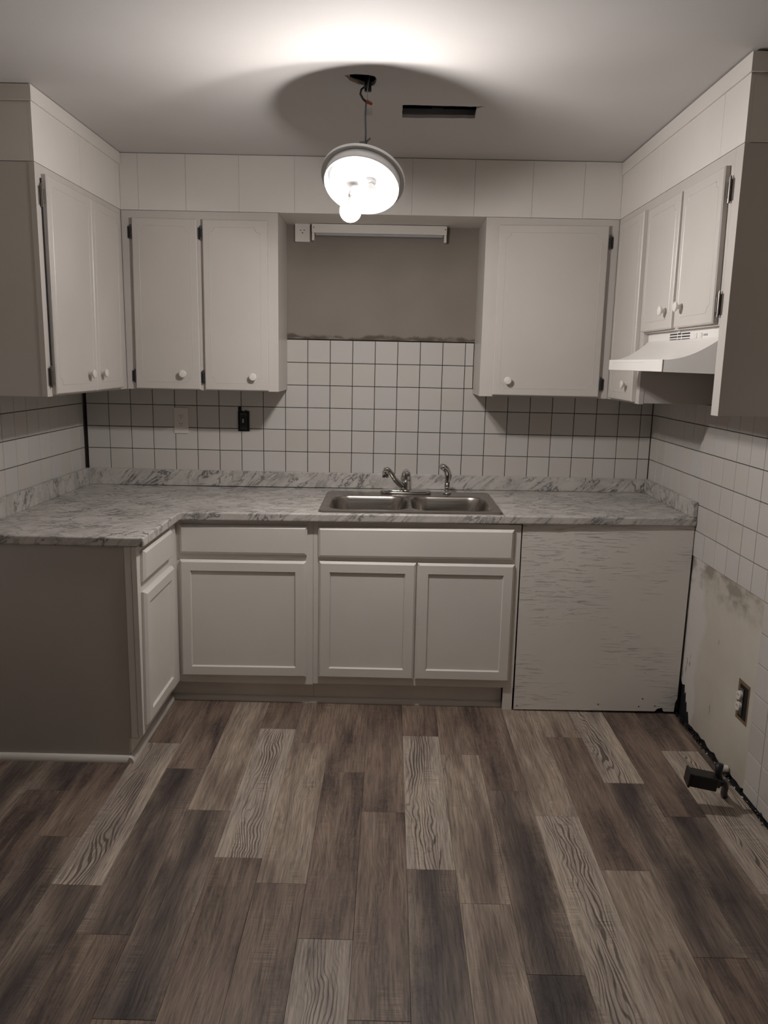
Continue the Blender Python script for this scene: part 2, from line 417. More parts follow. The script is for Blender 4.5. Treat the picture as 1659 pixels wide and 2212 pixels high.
# ================================================================== SETTING
# floor: sub-floor slab, planks as children
floor = structure(box(-2.2, XR+.12, YR-.1, .12, -.08, -.006).build('floor', 'black'))
PW = .1525
joints = {-11: -1.0, -10: -.62, -9: -1.17, -8: -1.455, -7: -1.733, -6: -1.078, -5: -1.28, -4: -1.56, -3: -.928, -2: -1.048, -1: -1.277,
          0: -1.545, 1: -.965, 2: -1.118, 3: -1.386, 4: -1.545, 5: -.945, 6: -1.31, 7: -1.53, 8: -1.043, 9: -1.31}
PLEN = .895
tones = {(1, -1.853): 3, (-6, -1.985): 3, (-3, -1.833): 3, (-2, -1.943): 2, (-4, -1.56): 2, (-1, -3.07): 3, (2, -2.009): 2, (2, -2.9): 2,
         (6, -1.31): 3, (8, -1.94): 3, (4, -2.45): 3, (4, -1.545): 2, (5, -.945): 2, (5, -2.73): 2, (3, -2.28): 1, (6, -2.2): 1, (1, -2.75): 1,
         (4, -3.34): 3, (-8, -1.455): 1, (-7, -2.63): 1, (-5, -2.188): 1, (-4, -2.46): 1, (-9, -2.06): 1, (0, -2.44): 0, (3, -3.2): 1, (-1, -2.172): 0,
         (-1, -1.277): 0, (0, -1.545): 0, (7, -1.53): 0, (7, -2.43): 1, (-2, -2.84): 0, (-6, -2.88): 1, (9, -2.2): 3}
npl = 0
for k, j0 in joints.items():
    x0 = .013+PW*k; x1 = x0+PW
    if x0 > XR-.03: continue
    x1 = min(x1, XR-.012 if k == 9 else x1)
    y = j0 + PLEN
    while y < 0: y += PLEN
    while y > -4.6:
        y1 = y; y0 = y-PLEN; y -= PLEN
        top = min(y1, -.05)
        if top-y0 < .05: continue
        if k <= -7 and y0 > -1.25: continue
        tn = None
        for (kk, yy), t in tones.items():
            if kk == k and abs(yy-y0) < .06: tn = t
        if tn is None: tn = random.choice([0, 0, 0, 1, 2]) if y0 < -2.6 else 0
        e = .00025; cxp, cyp = (x0+x1)/2, (y0+y1)/2
        mb = MB(); zt = random.uniform(-.0002, .0002)
        bx = [(x0+e, y0+e), (x1-e, y0+e), (x1-e, top-e), (x0+e, top-e)]
        ix = [(x0+e+.0007, y0+e+.0007), (x1-e-.0007, y0+e+.0007), (x1-e-.0007, top-e-.0007), (x0+e+.0007, top-e-.0007)]
        mb.v = [Vector((*p, -.006)) for p in bx]+[Vector((*p, zt-.0008)) for p in bx]+[Vector((*p, zt)) for p in ix]
        mb.f = [(3, 2, 1, 0), (8, 9, 10, 11)]+[(4*q+i, 4*q+(i+1) % 4, 4*q+4+(i+1) % 4, 4*q+4+i) for q in (0, 1) for i in range(4)]
        o = mb.build('plank', 'plank', floor, origin=(cxp, cyp, 0)); npl += 1
        o['seed'] = float((k*37+int(round(-y0*10))*13) % 97)+.37; o['tone'] = float(tn)

# ceiling with a ragged lamp hole and a vent opening
def ring_fill(mb, x0, x1, y0, y1, outline, z):
    cx_, cy_ = sum(p[0] for p in outline)/len(outline), sum(p[1] for p in outline)/len(outline)
    n = len(outline); outer = []
    for px, py in outline:
        dx, dy = px-cx_, py-cy_; t = 1e9
        if dx > 1e-9: t = min(t, (x1-cx_)/dx)
        if dx < -1e-9: t = min(t, (x0-cx_)/dx)
        if dy > 1e-9: t = min(t, (y1-cy_)/dy)
        if dy < -1e-9: t = min(t, (y0-cy_)/dy)
        outer.append((cx_+dx*t, cy_+dy*t))
    cor = [(x0, y0), (x1, y0), (x1, y1), (x0, y1)]
    th = .012
    for i in range(n):
        j = (i+1) % n; poly = [outline[i], outer[i]]
        for c in cor:       # include a corner that falls between the two outer points
            a0 = math.atan2(outer[i][1]-cy_, outer[i][0]-cx_); a1 = math.atan2(outer[j][1]-cy_, outer[j][0]-cx_); ac = math.atan2(c[1]-cy_, c[0]-cx_)
            d1 = (a1-a0) % (2*math.pi); dc = (ac-a0) % (2*math.pi)
            if 1e-6 < dc < d1-1e-6: poly.append(c)
        poly += [outer[j], outline[j]]
        mb.add([(x, y, z) for x, y in poly], [tuple(range(len(poly)))])
        mb.add([(*outline[i], z), (*outline[j], z), (*outline[j], z+th), (*outline[i], z+th)], [(0, 1, 2, 3)])
h1 = [(-.082, -1.345), (-.05, -1.352), (-.01, -1.347), (.010, -1.335), (.016, -1.31), (.012, -1.275), (.004, -1.250), (-.018, -1.240), (-.040, -1.262), (-.062, -1.280), (-.076, -1.30), (-.070, -1.325)]
h2 = []
for (xa, ya), (xb, yb), n_ in [((.102, -1.056), (.366, -1.050), 12), ((.366, -1.050), (.374, -.915), 6), ((.374, -.915), (.102, -.905), 12), ((.102, -.905), (.102, -1.056), 6)]:
    for k in range(n_): h2.append((xa+(xb-xa)*k/n_+random.uniform(-.0018, .0018), ya+(yb-ya)*k/n_+random.uniform(-.0022, .0022)))
h2[12] = (.392, -1.058)
mb = MB(); r1, r2_ = (-.15, .08, -1.42, -1.18), (.09, .40, -1.08, -.88)
xsx = [-2.2, -.15, .08, .09, .40, XR+.12]; ysy = [YR-.1, -1.42, -1.18, -1.08, -.88, .12]
for i in range(5):
    for j in range(5):
        a = (xsx[i], xsx[i+1], ysy[j], ysy[j+1])
        if a in (r1, r2_): continue
        mb.add([(a[0], a[2], CEIL), (a[1], a[2], CEIL), (a[1], a[3], CEIL), (a[0], a[3], CEIL)], [(0, 1, 2, 3)])
ring_fill(mb, *r1, h1, CEIL); ring_fill(mb, *r2_, h2, CEIL)
mb.v = [Vector(v) for v in mb.v]
ceil = structure(mb.build('ceiling', 'ceiling'))
bm = bmesh.new(); bm.from_mesh(ceil.data); bmesh.ops.remove_doubles(bm, verts=bm.verts, dist=1e-5)
for f in bm.faces:
    if abs(f.normal.z) > .9 and f.normal.z > 0: f.normal_flip()
bm.to_mesh(ceil.data); bm.free()
# roof deck above, closing the attic
structure(box(-2.2, XR+.12, YR-.1, .12, CEIL+.30, CEIL+.32).build('ceiling_deck', 'black', ceil))

# walls (structural slabs behind tile and board)
wb = structure(box(-2.2, XR+.12, .014, .12, 0, CEIL+.30).build('wall_back', 'wall'))
wl = structure(box(-1.62, XL-.012, YR, .014, 0, CEIL+.30).build('wall_left', 'wall'))
wr = structure(box(XR+.012, XR+.12, YR, .014, 0, CEIL+.30).build('wall_right', 'wall'))
wrear = structure(box(-2.2, XR+.12, YR-.1, YR, 0, CEIL+.30).build('wall_rear', 'rear'))

# tiles ------------------------------------------------------------
G = .0030
def tile(fr, a0, a1, z0, z1, parent, cut=None):
    if abs(a1-a0) < .012 or z1-z0 < .008: return
    s = 1 if a1 > a0 else -1
    q = [(a0+s*G/2, z1-G/2), (a1-s*G/2, z1-G/2), (a1-s*G/2, z0+G/2), (a0+s*G/2, z0+G/2)]
    t = .0065; j = random.uniform(-.0003, .0003)
    fi = inset_quad(q, .0014, .0014)
    mb = MB(); mb.v = [fr(*p, -t) for p in q]+[fr(*p, -.0016+j) for p in q]+[fr(*p, j) for p in fi]
    mb.f = [(3, 2, 1, 0), (8, 9, 10, 11)]+[(4*k+i, 4*k+(i+1) % 4, 4*k+4+(i+1) % 4, 4*k+4+i) for k in (0, 1) for i in range(4)]
    c = (a0+a1)/2, (z0+z1)/2
    return mb.build('tile', 'tile', parent, origin=fr(*c))
def zr(r): return Z0+r*P
BSZ = .982
fb = PB(0)
box(XL+.001, XR-.001, .0065, .014, .9, CZB).build('grout_bed', 'grout', wb)
box(-.462, .502, .0066, .0142, CZB, zr(6)+.004).build('grout_bed', 'grout', wb)
for c in range(-1, 25):
    for r in range(0, 4):
        a0, a1 = (c-12)*P, (c-11)*P
        if c == -1: a0 = XL+.016
        if c == 24: a1 = XR-.0015
        z0, z1 = zr(r), zr(r+1)
        if r == 0: z0 = BSZ-.02
        if r == 3 and not (7 <= c <= 16): z1 = CZB-.001
        if r == 3 and c == 7: z1 = CZB-.001
        if c == 3 and r == 99: continue
        # openings for the boxes
        if c == 5 and r == 2:      # uncovered switch: leave the box opening free
            tile(fb, a0, -.698, z0, z1, wb); tile(fb, -.640, a1, z0, z1, wb) if a1 > -.62 else None
            continue
        tile(fb, a0, min(a1, 99), z0, z1, wb)
for r in (4, 5):
    for c in range(8, 17):
        a0, a1 = (c-12)*P, (c-11)*P
        if c == 16: a1 = .499
        tile(fb, a0, a1, zr(r), zr(r+1), wb)
tile(fb, 4*P, .499, CZB, zr(4), wb)
# painted board above the tiles, between the wall cabinets
box(-.462, .502, -.0005, .0140, zr(6)+.004, SOF+.10).build('painted_board', 'niche', wb)

fl = PL(XL)
box(XL-.0115, XL-.0065, -2.3, .006, .9, zr(5)).build('grout_bed', 'grout', wl)
ly = [0.0]+[-.070-P*k for k in range(0, 20)]
for i in range(len(ly)-1):
    for r in range(0, 5):
        z0, z1 = zr(r), zr(r+1)
        if r == 0: z0 = BSZ-.02 if ly[i] > -1.2 else zr(0)
        if ly[i] > -1.2:
            if r == 3: z1 = CZB-.001
            if r > 3: continue
        tile(fl, ly[i]-(.004 if i == 0 else 0), ly[i+1], z0, z1, wl)
        if r == 0 and ly[i] < -1.2:
            for k in range(1, 4): tile(fl, ly[i], ly[i+1], zr(-k), zr(-k+1), wl)

frr = PR(XR)
box(XR+.0065, XR+.0118, -.66, .006, .55, CZB+.02).build('grout_bed', 'grout', wr)
box(XR+.0066, XR+.0118, -3.0, -.66, zr(-2), zr(5)).build('grout_bed', 'grout', wr)
box(XR+.0067, XR+.0118, -3.0, -P*12, 0, zr(-2)).build('grout_bed', 'grout', wr)
for k in range(0, 22):
    for r in range(-9, 5):
        y0, y1 = -P*k, -P*(k+1)
        if k == 0: y0 = -.0012
        z0, z1 = zr(r), zr(r+1)
        if r == -9: z0 = .006
        if r < -2 and k < 12: continue
        if r < 0 and k < 5: continue
        if y0 > -.79:
            if r == 3: z1 = CZB-.001
            if r > 3: continue
        elif y0 > -1.58 and r == 4: z1 = 1.533
        tile(frr, y0, y1, z0, z1, wr)
# bare drywall where the range stood: ragged lower edge, dark gap behind
random.seed(3)
pl = [(-.672, zr(-2)-.001), (-P*12+.002, zr(-2)-.001), (-P*12+.001, .02)]
y = -P*12+.03
while y < -.80:
    pl.append((y, random.uniform(.004, .022))); y += .035
pl += [(-.79, .06), (-.775, .05), (-.765, .10), (-.755, .085), (-.748, .135), (-.735, .12), (-.728, .16), (-.70, .15), (-.672, .17)]
MB().prism([Vector((XR+.0045, a, z)) for a, z in pl], (.0055, 0, 0)).build('bare_drywall', 'drywall', wr)
box(XR+.0100, XR+.0119, -P*12, -.66, 0, zr(-2)).build('dark_gap_backing', 'black', wr)
# broken plaster crumbs along the gap
mb = MB()
for k in range(120):
    y_ = -random.uniform(.70, 1.62); s_ = random.uniform(.002, .006)*(1.6 if random.random() < .12 else 1); x_ = XR-random.uniform(.001, .022); z_ = -.0055
    mb.add([(x_+random.uniform(-1, 1)*s_, y_+random.uniform(-1, 1)*s_*1.6, z_+random.uniform(0, .9)*s_) for _ in range(4)], [(0, 1, 2), (0, 2, 3), (0, 3, 1), (1, 3, 2)])
o = mb.build('plaster_debris', 'trimwhite'); tag(o, 'pale plaster crumbs lying in the dark gap along the right wall', 'debris', kind='stuff')
mb = MB()
for k in range(160):
    y_ = -random.choice([random.uniform(.69, .95), random.uniform(.69, 1.6)]); s_ = random.uniform(.003, .009); x_ = XR-random.uniform(-.001, .026); z_ = .0062
    mb.add([(x_+random.uniform(-1, 1)*s_, y_+random.uniform(-1, 1)*s_*1.6, z_+random.uniform(0, 1.2)*s_) for _ in range(4)], [(0, 1, 2), (0, 2, 3), (0, 3, 1), (1, 3, 2)])
o = mb.build('dark_debris', 'black'); tag(o, 'black crumbled debris heaped along the foot of the right wall', 'debris', kind='stuff')

# soffits: boards with thin seams, cover strip at the ceiling
random.seed(11)
st_ = CEIL-.0025
sb = structure(box(FXL+.001, FXR-.001, FY+.012, -.001, SOF, st_-.004).build('trim_1', 'soffit'))
xs_ = [FXL+.0005, -1.075, -.86, -.62, -.37, -.10, .16, .44, .70, .93, FXR-.0005]
for a, b in zip(xs_, xs_[1:]):
    box(a+.0005, b-.0005, FY, FY+.0115, SOF, st_).build('panel', 'soffit', sb)
sl = structure(box(XL+.001, FXL-.012, -1.19, -.0005, SOF, st_-.004).build('trim_2', 'soffit'))
for a, b in zip([-1.2, -.78, -.37, -.0008], [-.781, -.371, -.002]): box(FXL-.0115, FXL, a, b, SOF, st_).build('panel', 'soffit', sl)
box(XL+.001, -1.30, -1.2, -1.1905, SOF, st_).build('panel', 'soffit', sl)
box(-1.2995, FXL-.012, -1.2, -1.1905, SOF, st_).build('panel', 'soffit', sl)
box(FXL, FXL+.007, -1.205, -.325, CEIL-.052, st_).build('cover_strip', 'soffit', sl)
box(XL+.001, FXL+.007, -1.2125, -1.2055, CEIL-.052, st_).build('cover_strip', 'soffit', sl)
srr = structure(box(FXR+.012, XR-.001, -1.59, -.0005, SOF, st_-.004).build('trim_3', 'soffit'))
for a, b in zip([-1.60, -1.42, -.86, -.40], [-1.421, -.861, -.401, -.002]): box(FXR, FXR+.0115, a, b, SOF-.001, st_).build('panel', 'soffit', srr)
box(FXR+.012, XR-.001, -1.60, -1.5905, SOF-.001, st_).build('panel', 'soffit', srr)
box(FXR-.007, FXR, -1.607, -.325, CEIL-.058, st_-.003).build('cover_strip', 'soffit', srr)
box(FXR-.007, XR-.001, -1.6145, -1.6075, CEIL-.058, st_-.003).build('cover_strip', 'soffit', srr)

# ================================================================== WALL CABINETS
e = .0012
# left wall unit
t = empty('wall_cabinet', (-1.33, -.6, CZB), 'white two-door wall cabinet on the left wall with hinges on its near edge', 'cabinet')
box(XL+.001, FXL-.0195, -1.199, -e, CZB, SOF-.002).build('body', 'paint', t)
def frame_strip(fr, a0, a1, z0, z1, th, parent, name='face_frame', mt='paint', bev=.0008):
    q = [(a0, z1), (a1, z1), (a1, z0), (a0, z0)]
    return MB().slab([fr(*p, 0) for p in q], [fr(*p, -th) for p in q]).build(name, mt, parent)
FL_ = PL(FXL)
def face_frame(fr, a0, a1, z0, z1, opens, parent, th=.019, mt='paint'):
    """front frame with openings; opens are (a0,a1,z0,z1)"""
    s0, s1 = min(a0, a1), max(a0, a1)
    xs = sorted({s0, s1, *[round(v, 5) for o_ in opens for v in o_[:2]]}); zs = sorted({z0, z1, *[round(v, 5) for o_ in opens for v in o_[2:]]})
    mb = MB()
    for i in range(len(xs)-1):
        for j in range(len(zs)-1):
            cx_, cz_ = (xs[i]+xs[i+1])/2, (zs[j]+zs[j+1])/2
            if any(min(o_[:2]) < cx_ < max(o_[:2]) and o_[2] < cz_ < o_[3] for o_ in opens): continue
            q = [(xs[i], zs[j+1]), (xs[i+1], zs[j+1]), (xs[i+1], zs[j]), (xs[i], zs[j])]
            mb.slab([fr(*p, 0) for p in q], [fr(*p, -th) for p in q])
    return mb.build('face_frame', mt, parent)
face_frame(FL_, -1.2, -.325, CZB, SOF-.002, [], t)
DT = .018
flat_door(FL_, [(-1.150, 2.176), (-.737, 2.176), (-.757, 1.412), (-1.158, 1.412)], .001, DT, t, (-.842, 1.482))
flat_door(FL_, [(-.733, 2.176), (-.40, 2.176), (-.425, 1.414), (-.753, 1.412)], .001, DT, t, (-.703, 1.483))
hinge(FL_, -1.166, 2.10, 0, -1, t, True, .075); hinge(FL_, -1.172, 1.475, 0, -1, t, True, .075)
box(FXL+.0005, FXL+.006, -1.1635, -1.1605, 1.44, 2.16).build('shadow_gap_strip', 'darkmetal', t)
# back wall, left of the niche
FB_ = PB(FY)
t = empty('wall_cabinet', (-.8, -.16, CZB), 'white two-door wall cabinet on the back wall left of the niche', 'cabinet')
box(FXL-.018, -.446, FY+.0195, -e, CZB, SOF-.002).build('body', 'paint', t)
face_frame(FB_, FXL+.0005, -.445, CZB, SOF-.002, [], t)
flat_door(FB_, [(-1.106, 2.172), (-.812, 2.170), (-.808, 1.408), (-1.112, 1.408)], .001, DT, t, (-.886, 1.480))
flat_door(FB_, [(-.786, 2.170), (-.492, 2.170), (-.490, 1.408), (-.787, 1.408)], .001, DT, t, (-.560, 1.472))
for a_ in (-1.113, -.793):
    hinge(FB_, a_, 2.11, 0, -1, t); hinge(FB_, a_-.003, 1.465, 0, -1, t)
# back wall, right of the niche
t = empty('wall_cabinet', (.8, -.16, CZB), 'white wall cabinet with one wide door right of the niche', 'cabinet')
box(.500, FXR+.018, FY+.0195, -e, CZB, SOF-.002).build('body', 'paint', t)
face_frame(FB_, .499, FXR-.0005, CZB, SOF-.002, [], t)
flat_door(FB_, [(.557, 2.172), (1.052, 2.176), (1.054, 1.412), (.557, 1.412)], .001, DT, t, (.624, 1.480))
hinge(FB_, 1.060, 2.105, 0, 1, t); hinge(FB_, 1.062, 1.47, 0, 1, t)
# tall narrow unit on the right wall
FR_ = PR(FXR)
t = empty('wall_cabinet', (1.26, -.55, CZB), 'tall narrow white wall cabinet in the far right corner behind the range hood', 'cabinet')
box(FXR+.0195, XR-.001, -.799, -e, CZB+.004, SOF-.003).build('body', 'paint', t)
face_frame(FR_, -.80, -.325, CZB, SOF-.003, [], t)
flat_door(FR_, [(-.395, 2.172), (-.735, 2.172), (-.752, 1.412), (-.39, 1.412)], .001, DT, t, (-.679, 1.480))
# short unit above the hood with long end panel
t = empty('wall_cabinet', (1.26, -1.2, 1.69), 'short white two-door wall cabinet above the range hood with long end panel', 'cabinet')
box(FXR+.0195, XR-.001, -1.579, -.8005, 1.695, SOF-.003).build('body', 'paint', t)
face_frame(FR_, -1.545, -.8005, 1.687, SOF-.003, [], t)
flat_door(FR_, [(-.792, 2.160), (-1.150, 2.160), (-1.153, 1.694), (-.803, 1.692)], .001, DT, t, (-1.091, 1.758))
flat_door(FR_, [(-1.176, 2.160), (-1.518, 2.160), (-1.532, 1.694), (-1.186, 1.694)], .001, DT, t, (-1.251, 1.762))
box(FXR+.0192, XR-.001, -1.60, -1.5795, 1.412, SOF-.003).build('end_panel', 'paint', t)
MB().slab([FR_(*p) for p in [(-1.5455, 2.204), (-1.6005, 2.204), (-1.6005, 1.410), (-1.5455, 1.410)]], [FR_(*p, -.019) for p in [(-1.5455, 2.204), (-1.6005, 2.204), (-1.6005, 1.410), (-1.5455, 1.410)]]).build('end_stile', 'paint', t)
hinge(FR_, -1.540, 2.085, 0, -1, t, True, .075); hinge(FR_, -1.541, 1.75, 0, -1, t, True, .075)
# ------------------------------------------------------------------ range hood
HY0, HY1 = -1.5435, -.803
t = empty('range_hood', (1.2, -1.17, 1.54), 'white under-cabinet range hood with slotted vent and flared front', 'range hood')
def hood_prof(k):
    # profile in (x, z): back top, front top, down, curve out to the lip
    pts = [(1.118, 1.686), (1.118, 1.655)]
    for i in range(1, 13):
        u = i/12; pts.append((1.118-.195*(u**1.15), 1.655-.075*math.sin(u*math.pi/2)))
    return pts
lipx = .966; LY0, LY1 = -1.458, -.822
pr = [(1.118, 1.686), (1.118, 1.655)]
for i in range(1, 13):
    u = i/12; pr.append((1.118-(1.118-lipx)*(u**1.1), 1.655-.075*math.sin(u*math.pi/2)))
def ycheek(x, near):
    f = min(1, max(0, (1.118-x)/(1.118-lipx))); return HY0+(LY0-HY0)*f if near else HY1+(LY1-HY1)*f
mbh = MB()
for (xa, za), (xb, zb) in zip(pr, pr[1:]):
    mbh.add([(xa, ycheek(xa, 1), za), (xb, ycheek(xb, 1), zb), (xb, ycheek(xb, 0), zb), (xa, ycheek(xa, 0), za)], [(0, 1, 2, 3)])
for nr in (1, 0):
    for (xa, za), (xb, zb) in zip(pr, pr[1:]):
        if xa == xb: continue
        za2, zb2 = 1.538+.003*(1.118-xa)/.152, 1.538+.003*(1.118-xb)/.152
        mbh.add([(xa, ycheek(xa, nr), za), (xb, ycheek(xb, nr), zb), (xb, ycheek(xb, nr), zb2), (xa, ycheek(xa, nr), za2)], [(0, 1, 2, 3)])
    y_ = HY0 if nr else HY1
    mbh.add([(1.118, y_, 1.686), (XR-.002, y_, 1.686), (XR-.002, y_, 1.536), (1.118, y_, 1.538)], [(0, 1, 2, 3)])
mbh.build('body', 'hood', t)
MB().add([(lipx+.001, LY0+.004, 1.5465), (1.118, HY0+.004, 1.5465), (XR-.004, HY0+.004, 1.5465), (XR-.004, HY1-.004, 1.5465), (1.118, HY1-.004, 1.5465), (lipx+.001, LY1-.004, 1.5465)], [(0, 1, 2, 3, 4, 5)]).build('underside', 'hood', t)
q = [(LY1, 1.581), (LY0, 1.581), (LY0, 1.541), (LY1, 1.541)]
FH = PR(lipx)
MB().slab([FH(*p, .004) for p in q], [FH(*p, .0002) for p in q]).build('front_lip', 'hood', t, bevel=.0015)
lz = [(HY1-.05, 1.571), (HY0+.19, 1.571)]
MB().tube([FH(LY0+.19, 1.572, .004), FH(LY1-.07, 1.572, .004), FH(LY1-.055, 1.567, .004), FH(LY1-.05, 1.56, .004), FH(LY1-.055, 1.553, .004), FH(LY1-.07, 1.548, .004)], .0009, 6).build('embossed_line', 'hood', t)
FV = PR(1.118)
for (a0, a1) in ((-1.055, -1.130), (-1.138, -1.170), (-1.178, -1.256)):
    for k in range(4):
        zc = 1.6745-k*.0098
        q = [(a0, zc+.0024), (a1, zc+.0024), (a1, zc-.0024), (a0, zc-.0024)]
        MB().slab([FV(*p, .0006) for p in q], [FV(*p, .0001) for p in q]).build('vent_slot', 'slot', t)
q = [(-1.140, 1.690), (-1.166, 1.690), (-1.166, 1.678), (-1.140, 1.678)]
MB().slab([FV(*p, .004) for p in q], [FV(*p, .0002) for p in q]).build('clip', 'hood', t, bevel=.001)
for a in (-1.300, -1.345):
    q = [(a, 1.672), (a-.022, 1.672), (a-.022, 1.655), (a, 1.655)]
    MB().slab([FV(*p, .0022) for p in q], [FV(*p, .0002) for p in q]).build('rocker_switch', 'plastic', t, bevel=.0008)
for k in range(5):       # faint raised mark beside the switches
    a = -1.378-k*.0075; q = [(a, 1.668), (a-.005, 1.668), (a-.005, 1.661+.001*(k % 2)), (a, 1.661)]
    MB().slab([FV(*p, .0007) for p in q], [FV(*p, .0002) for p in q]).build('raised_mark', 'panedge', t)

# ================================================================== BASE CABINETS
CT0, SL = .8975, .0078
def ctz(x): return CT0+(x+.83)*SL if x > -.83 else CT0
KT = .842                                # underside of deck where cabinets stop
Fb = PB(BF); FLb = PL(-.848)
TZ = .112
# left run end unit
t = empty('base_cabinet', (-1.2, -1.0, 0), 'white base cabinet of the short left run with darker greige end panel', 'cabinet')
face_frame(FLb, -1.235, BF-.0002, TZ, .8612, [], t, mt='basepaint')
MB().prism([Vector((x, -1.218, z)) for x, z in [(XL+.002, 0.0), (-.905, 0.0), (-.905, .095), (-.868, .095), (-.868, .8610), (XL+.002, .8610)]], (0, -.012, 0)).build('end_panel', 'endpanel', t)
box(-.893, -.8685, -1.2345, -1.2302, .100, .861).build('end_stile', 'basepaint', t)
box(-.915, -.903, -1.2175, BF+.05, 0, TZ-.001).build('toe_kick', 'basepaint', t)
drawer_front(FLb, [(-1.190, .838), (-.806, .838), (-.818, .718), (-1.197, .718)], .001, .019, t)
shaker_door(FLb, [(-1.195, .676), (-.800, .676), (-.815, .146), (-1.215, .146)], .001, .020, t)
# corner unit on the back wall
t = empty('base_cabinet', (-.54, -.4, 0), 'white base cabinet left of the sink with one drawer over one door', 'cabinet')
face_frame(Fb, -.8475, -.2435, .103, .8612, [], t, mt='basepaint')
box(-.9, -.246, BF+.0195, -.05, .104, .12).build('bottom', 'basepaint', t)
box(-.262, -.2455, BF+.0195, -.05, .121, KT).build('side_panel', 'basepaint', t)
box(-.902, -.2435, -.640, -.628, 0, .1025).build('toe_kick', 'basepaint', t)
drawer_front(Fb, [(-.829, .838), (-.268, .842), (-.271, .711), (-.829, .708)], .001, .019, t)
shaker_door(Fb, [(-.831, .680), (-.273, .683), (-.272, .143), (-.836, .138)], .001, .020, t)
# sink base
t = empty('base_cabinet', (.2, -.4, 0), 'white sink base cabinet with a wide false drawer front over two doors', 'cabinet')
face_frame(Fb, -.2425, .668, .109, .8656, [], t, mt='basepaint')
box(-.24, .65, BF+.0195, -.05, .11, .126).build('bottom', 'basepaint', t)
box(.634, .65, BF+.0195, -.05, .127, KT).build('side_panel', 'basepaint', t)
box(-.2425, .6235, -.640, -.628, 0, .1085).build('toe_kick', 'basepaint', t)
box(.624, .667, BF+.001, BF+.0195, .001, .1085).build('stile_foot', 'basepaint', t)
drawer_front(Fb, [(-.221, .840), (.637, .846), (.635, .711), (-.220, .704)], .001, .019, t, 'false_drawer_front')
shaker_door(Fb, [(-.216, .686), (.212, .687), (.213, .144), (-.218, .144)], .001, .020, t)
shaker_door(Fb, [(.218, .687), (.645, .689), (.645, .144), (.220, .144)], .001, .020, t)
# plywood over the dishwasher opening
pl = [(.6735, .8728), (XR-.004, .8785), (XR-.009, .075), (XR-.017, .055), (XR-.019, .012), (1.36, .012), (1.352, .03), (1.33, .024), (1.32, .012), (.6765, .006)]
t = MB().prism([Vector((x, BF-.001, z)) for x, z in pl], (0, .012, 0)).build('plywood_panel', 'plywood')
tag(t, 'grey-white painted plywood sheet covering the gap right of the sink cabinet', 'panel')
for x, z in [(.69, .024), (1.245, .034), (1.318, .038), (1.26, .072), (1.06, .04)]:
    MB().lathe([(.0028, 0), (.0028, .0012)], (x, BF-.0008, z), (0, -1, 0), 8).build('nail_hole', 'black', t)

# shoe moulding
def shoe(p0, p1, inward, name):
    p0, p1 = Vector(p0), Vector(p1); n_ = Vector(inward)
    prof = [(0, 0)]+[(.019*math.cos(a), .024*math.sin(a)) for a in [i*math.pi/2/6 for i in range(7)]]
    mb = MB(); A = [p0+n_*x+Vector((0, 0, z)) for x, z in prof]; d = (p1-p0).normalized()
    # mitred ends
    B = [p1+n_*x+Vector((0, 0, z)) for x, z in prof]
    k = len(prof); mb.v = A+B
    mb.f = [tuple(range(k)), tuple(reversed(range(k, 2*k)))]+[(i, (i+1) % k, k+(i+1) % k, k+i) for i in range(k)]
    return structure(mb.build(name, 'trimwhite', smooth=False))
shoe((-.9, -.6405, .0003), (.6235, -.6405, .0003), (0, -1, 0), 'trim_4')
shoe((-.9025, -1.2502, .0003), (-.9025, -.6605, .0003), (1, 0, 0), 'trim_5')
shoe((XL+.002, -1.2305, .0003), (-.9030, -1.2305, .0003), (0, -1, 0), 'trim_6')

# ================================================================== COUNTERTOP
t = empty('countertop', (0, -.35, .86), 'L-shaped grey-veined marble-look laminate countertop with backsplash', 'countertop')
CF = -.722; CX = -.818; TH = .036
def cfy(x): return -.730+(x+.83)*.012
xs = [XL+.0015, CX, -.206, .190, .568, 1.0, XR-.0205]
mb = MB()
def cell(poly):      # poly in xy, extruded
    top = [Vector((x, y, ctz(x))) for x, y in poly]; bot = [Vector((x, y, ctz(x)-TH)) for x, y in poly]
    mb.slab(top, bot)
yb = -.0015
SX0, SX1, SY0, SY1 = -.206, .568, -.66, -.155
# one welded outline: build as faces on a grid with shared vertices
gx = [XL+.0015, CX, SX0, SX1, XR-.0008]
def gy(i, j): # rows: back, sink back, sink front, front, left end
    x = gx[i]; return [yb, SY1, SY0, cfy(x) if i > 0 else cfy(CX), -1.238][j]
idx = {}
bmt = bmesh.new(); tv = {}; bv = {}
for i in range(5):
    for j in range(5):
        if j == 4 and i > 1: continue
        x, y = gx[i], gy(i, j)
        tv[i, j] = bmt.verts.new((x, y, ctz(x))); bv[i, j] = bmt.verts.new((x, y, ctz(x)-TH))
cells = [(i, j) for i in range(4) for j in range(4) if not (j == 3 and i > 0) and not (i == 2 and j == 1)]
for i, j in cells:
    bmt.faces.new([tv[i, j], tv[i+1, j], tv[i+1, j+1], tv[i, j+1]]); bmt.faces.new([bv[i, j], bv[i, j+1], bv[i+1, j+1], bv[i+1, j]])
for i, j in cells:
    for (a, b, nb) in (((i, j), (i+1, j), (i, j-1)), ((i, j+1), (i+1, j+1), (i, j+1)), ((i, j), (i, j+1), (i-1, j)), ((i+1, j), (i+1, j+1), (i+1, j))):
        if nb not in cells: bmt.faces.new([tv[a], tv[b], bv[b], bv[a]])
bmesh.ops.recalc_face_normals(bmt, faces=bmt.faces)
me = bpy.data.meshes.new('deck'); bmt.to_mesh(me); bmt.free(); me.materials.append(M['marble'])
dk = bpy.data.objects.new('deck', me); COL.objects.link(dk); attach(dk, t)
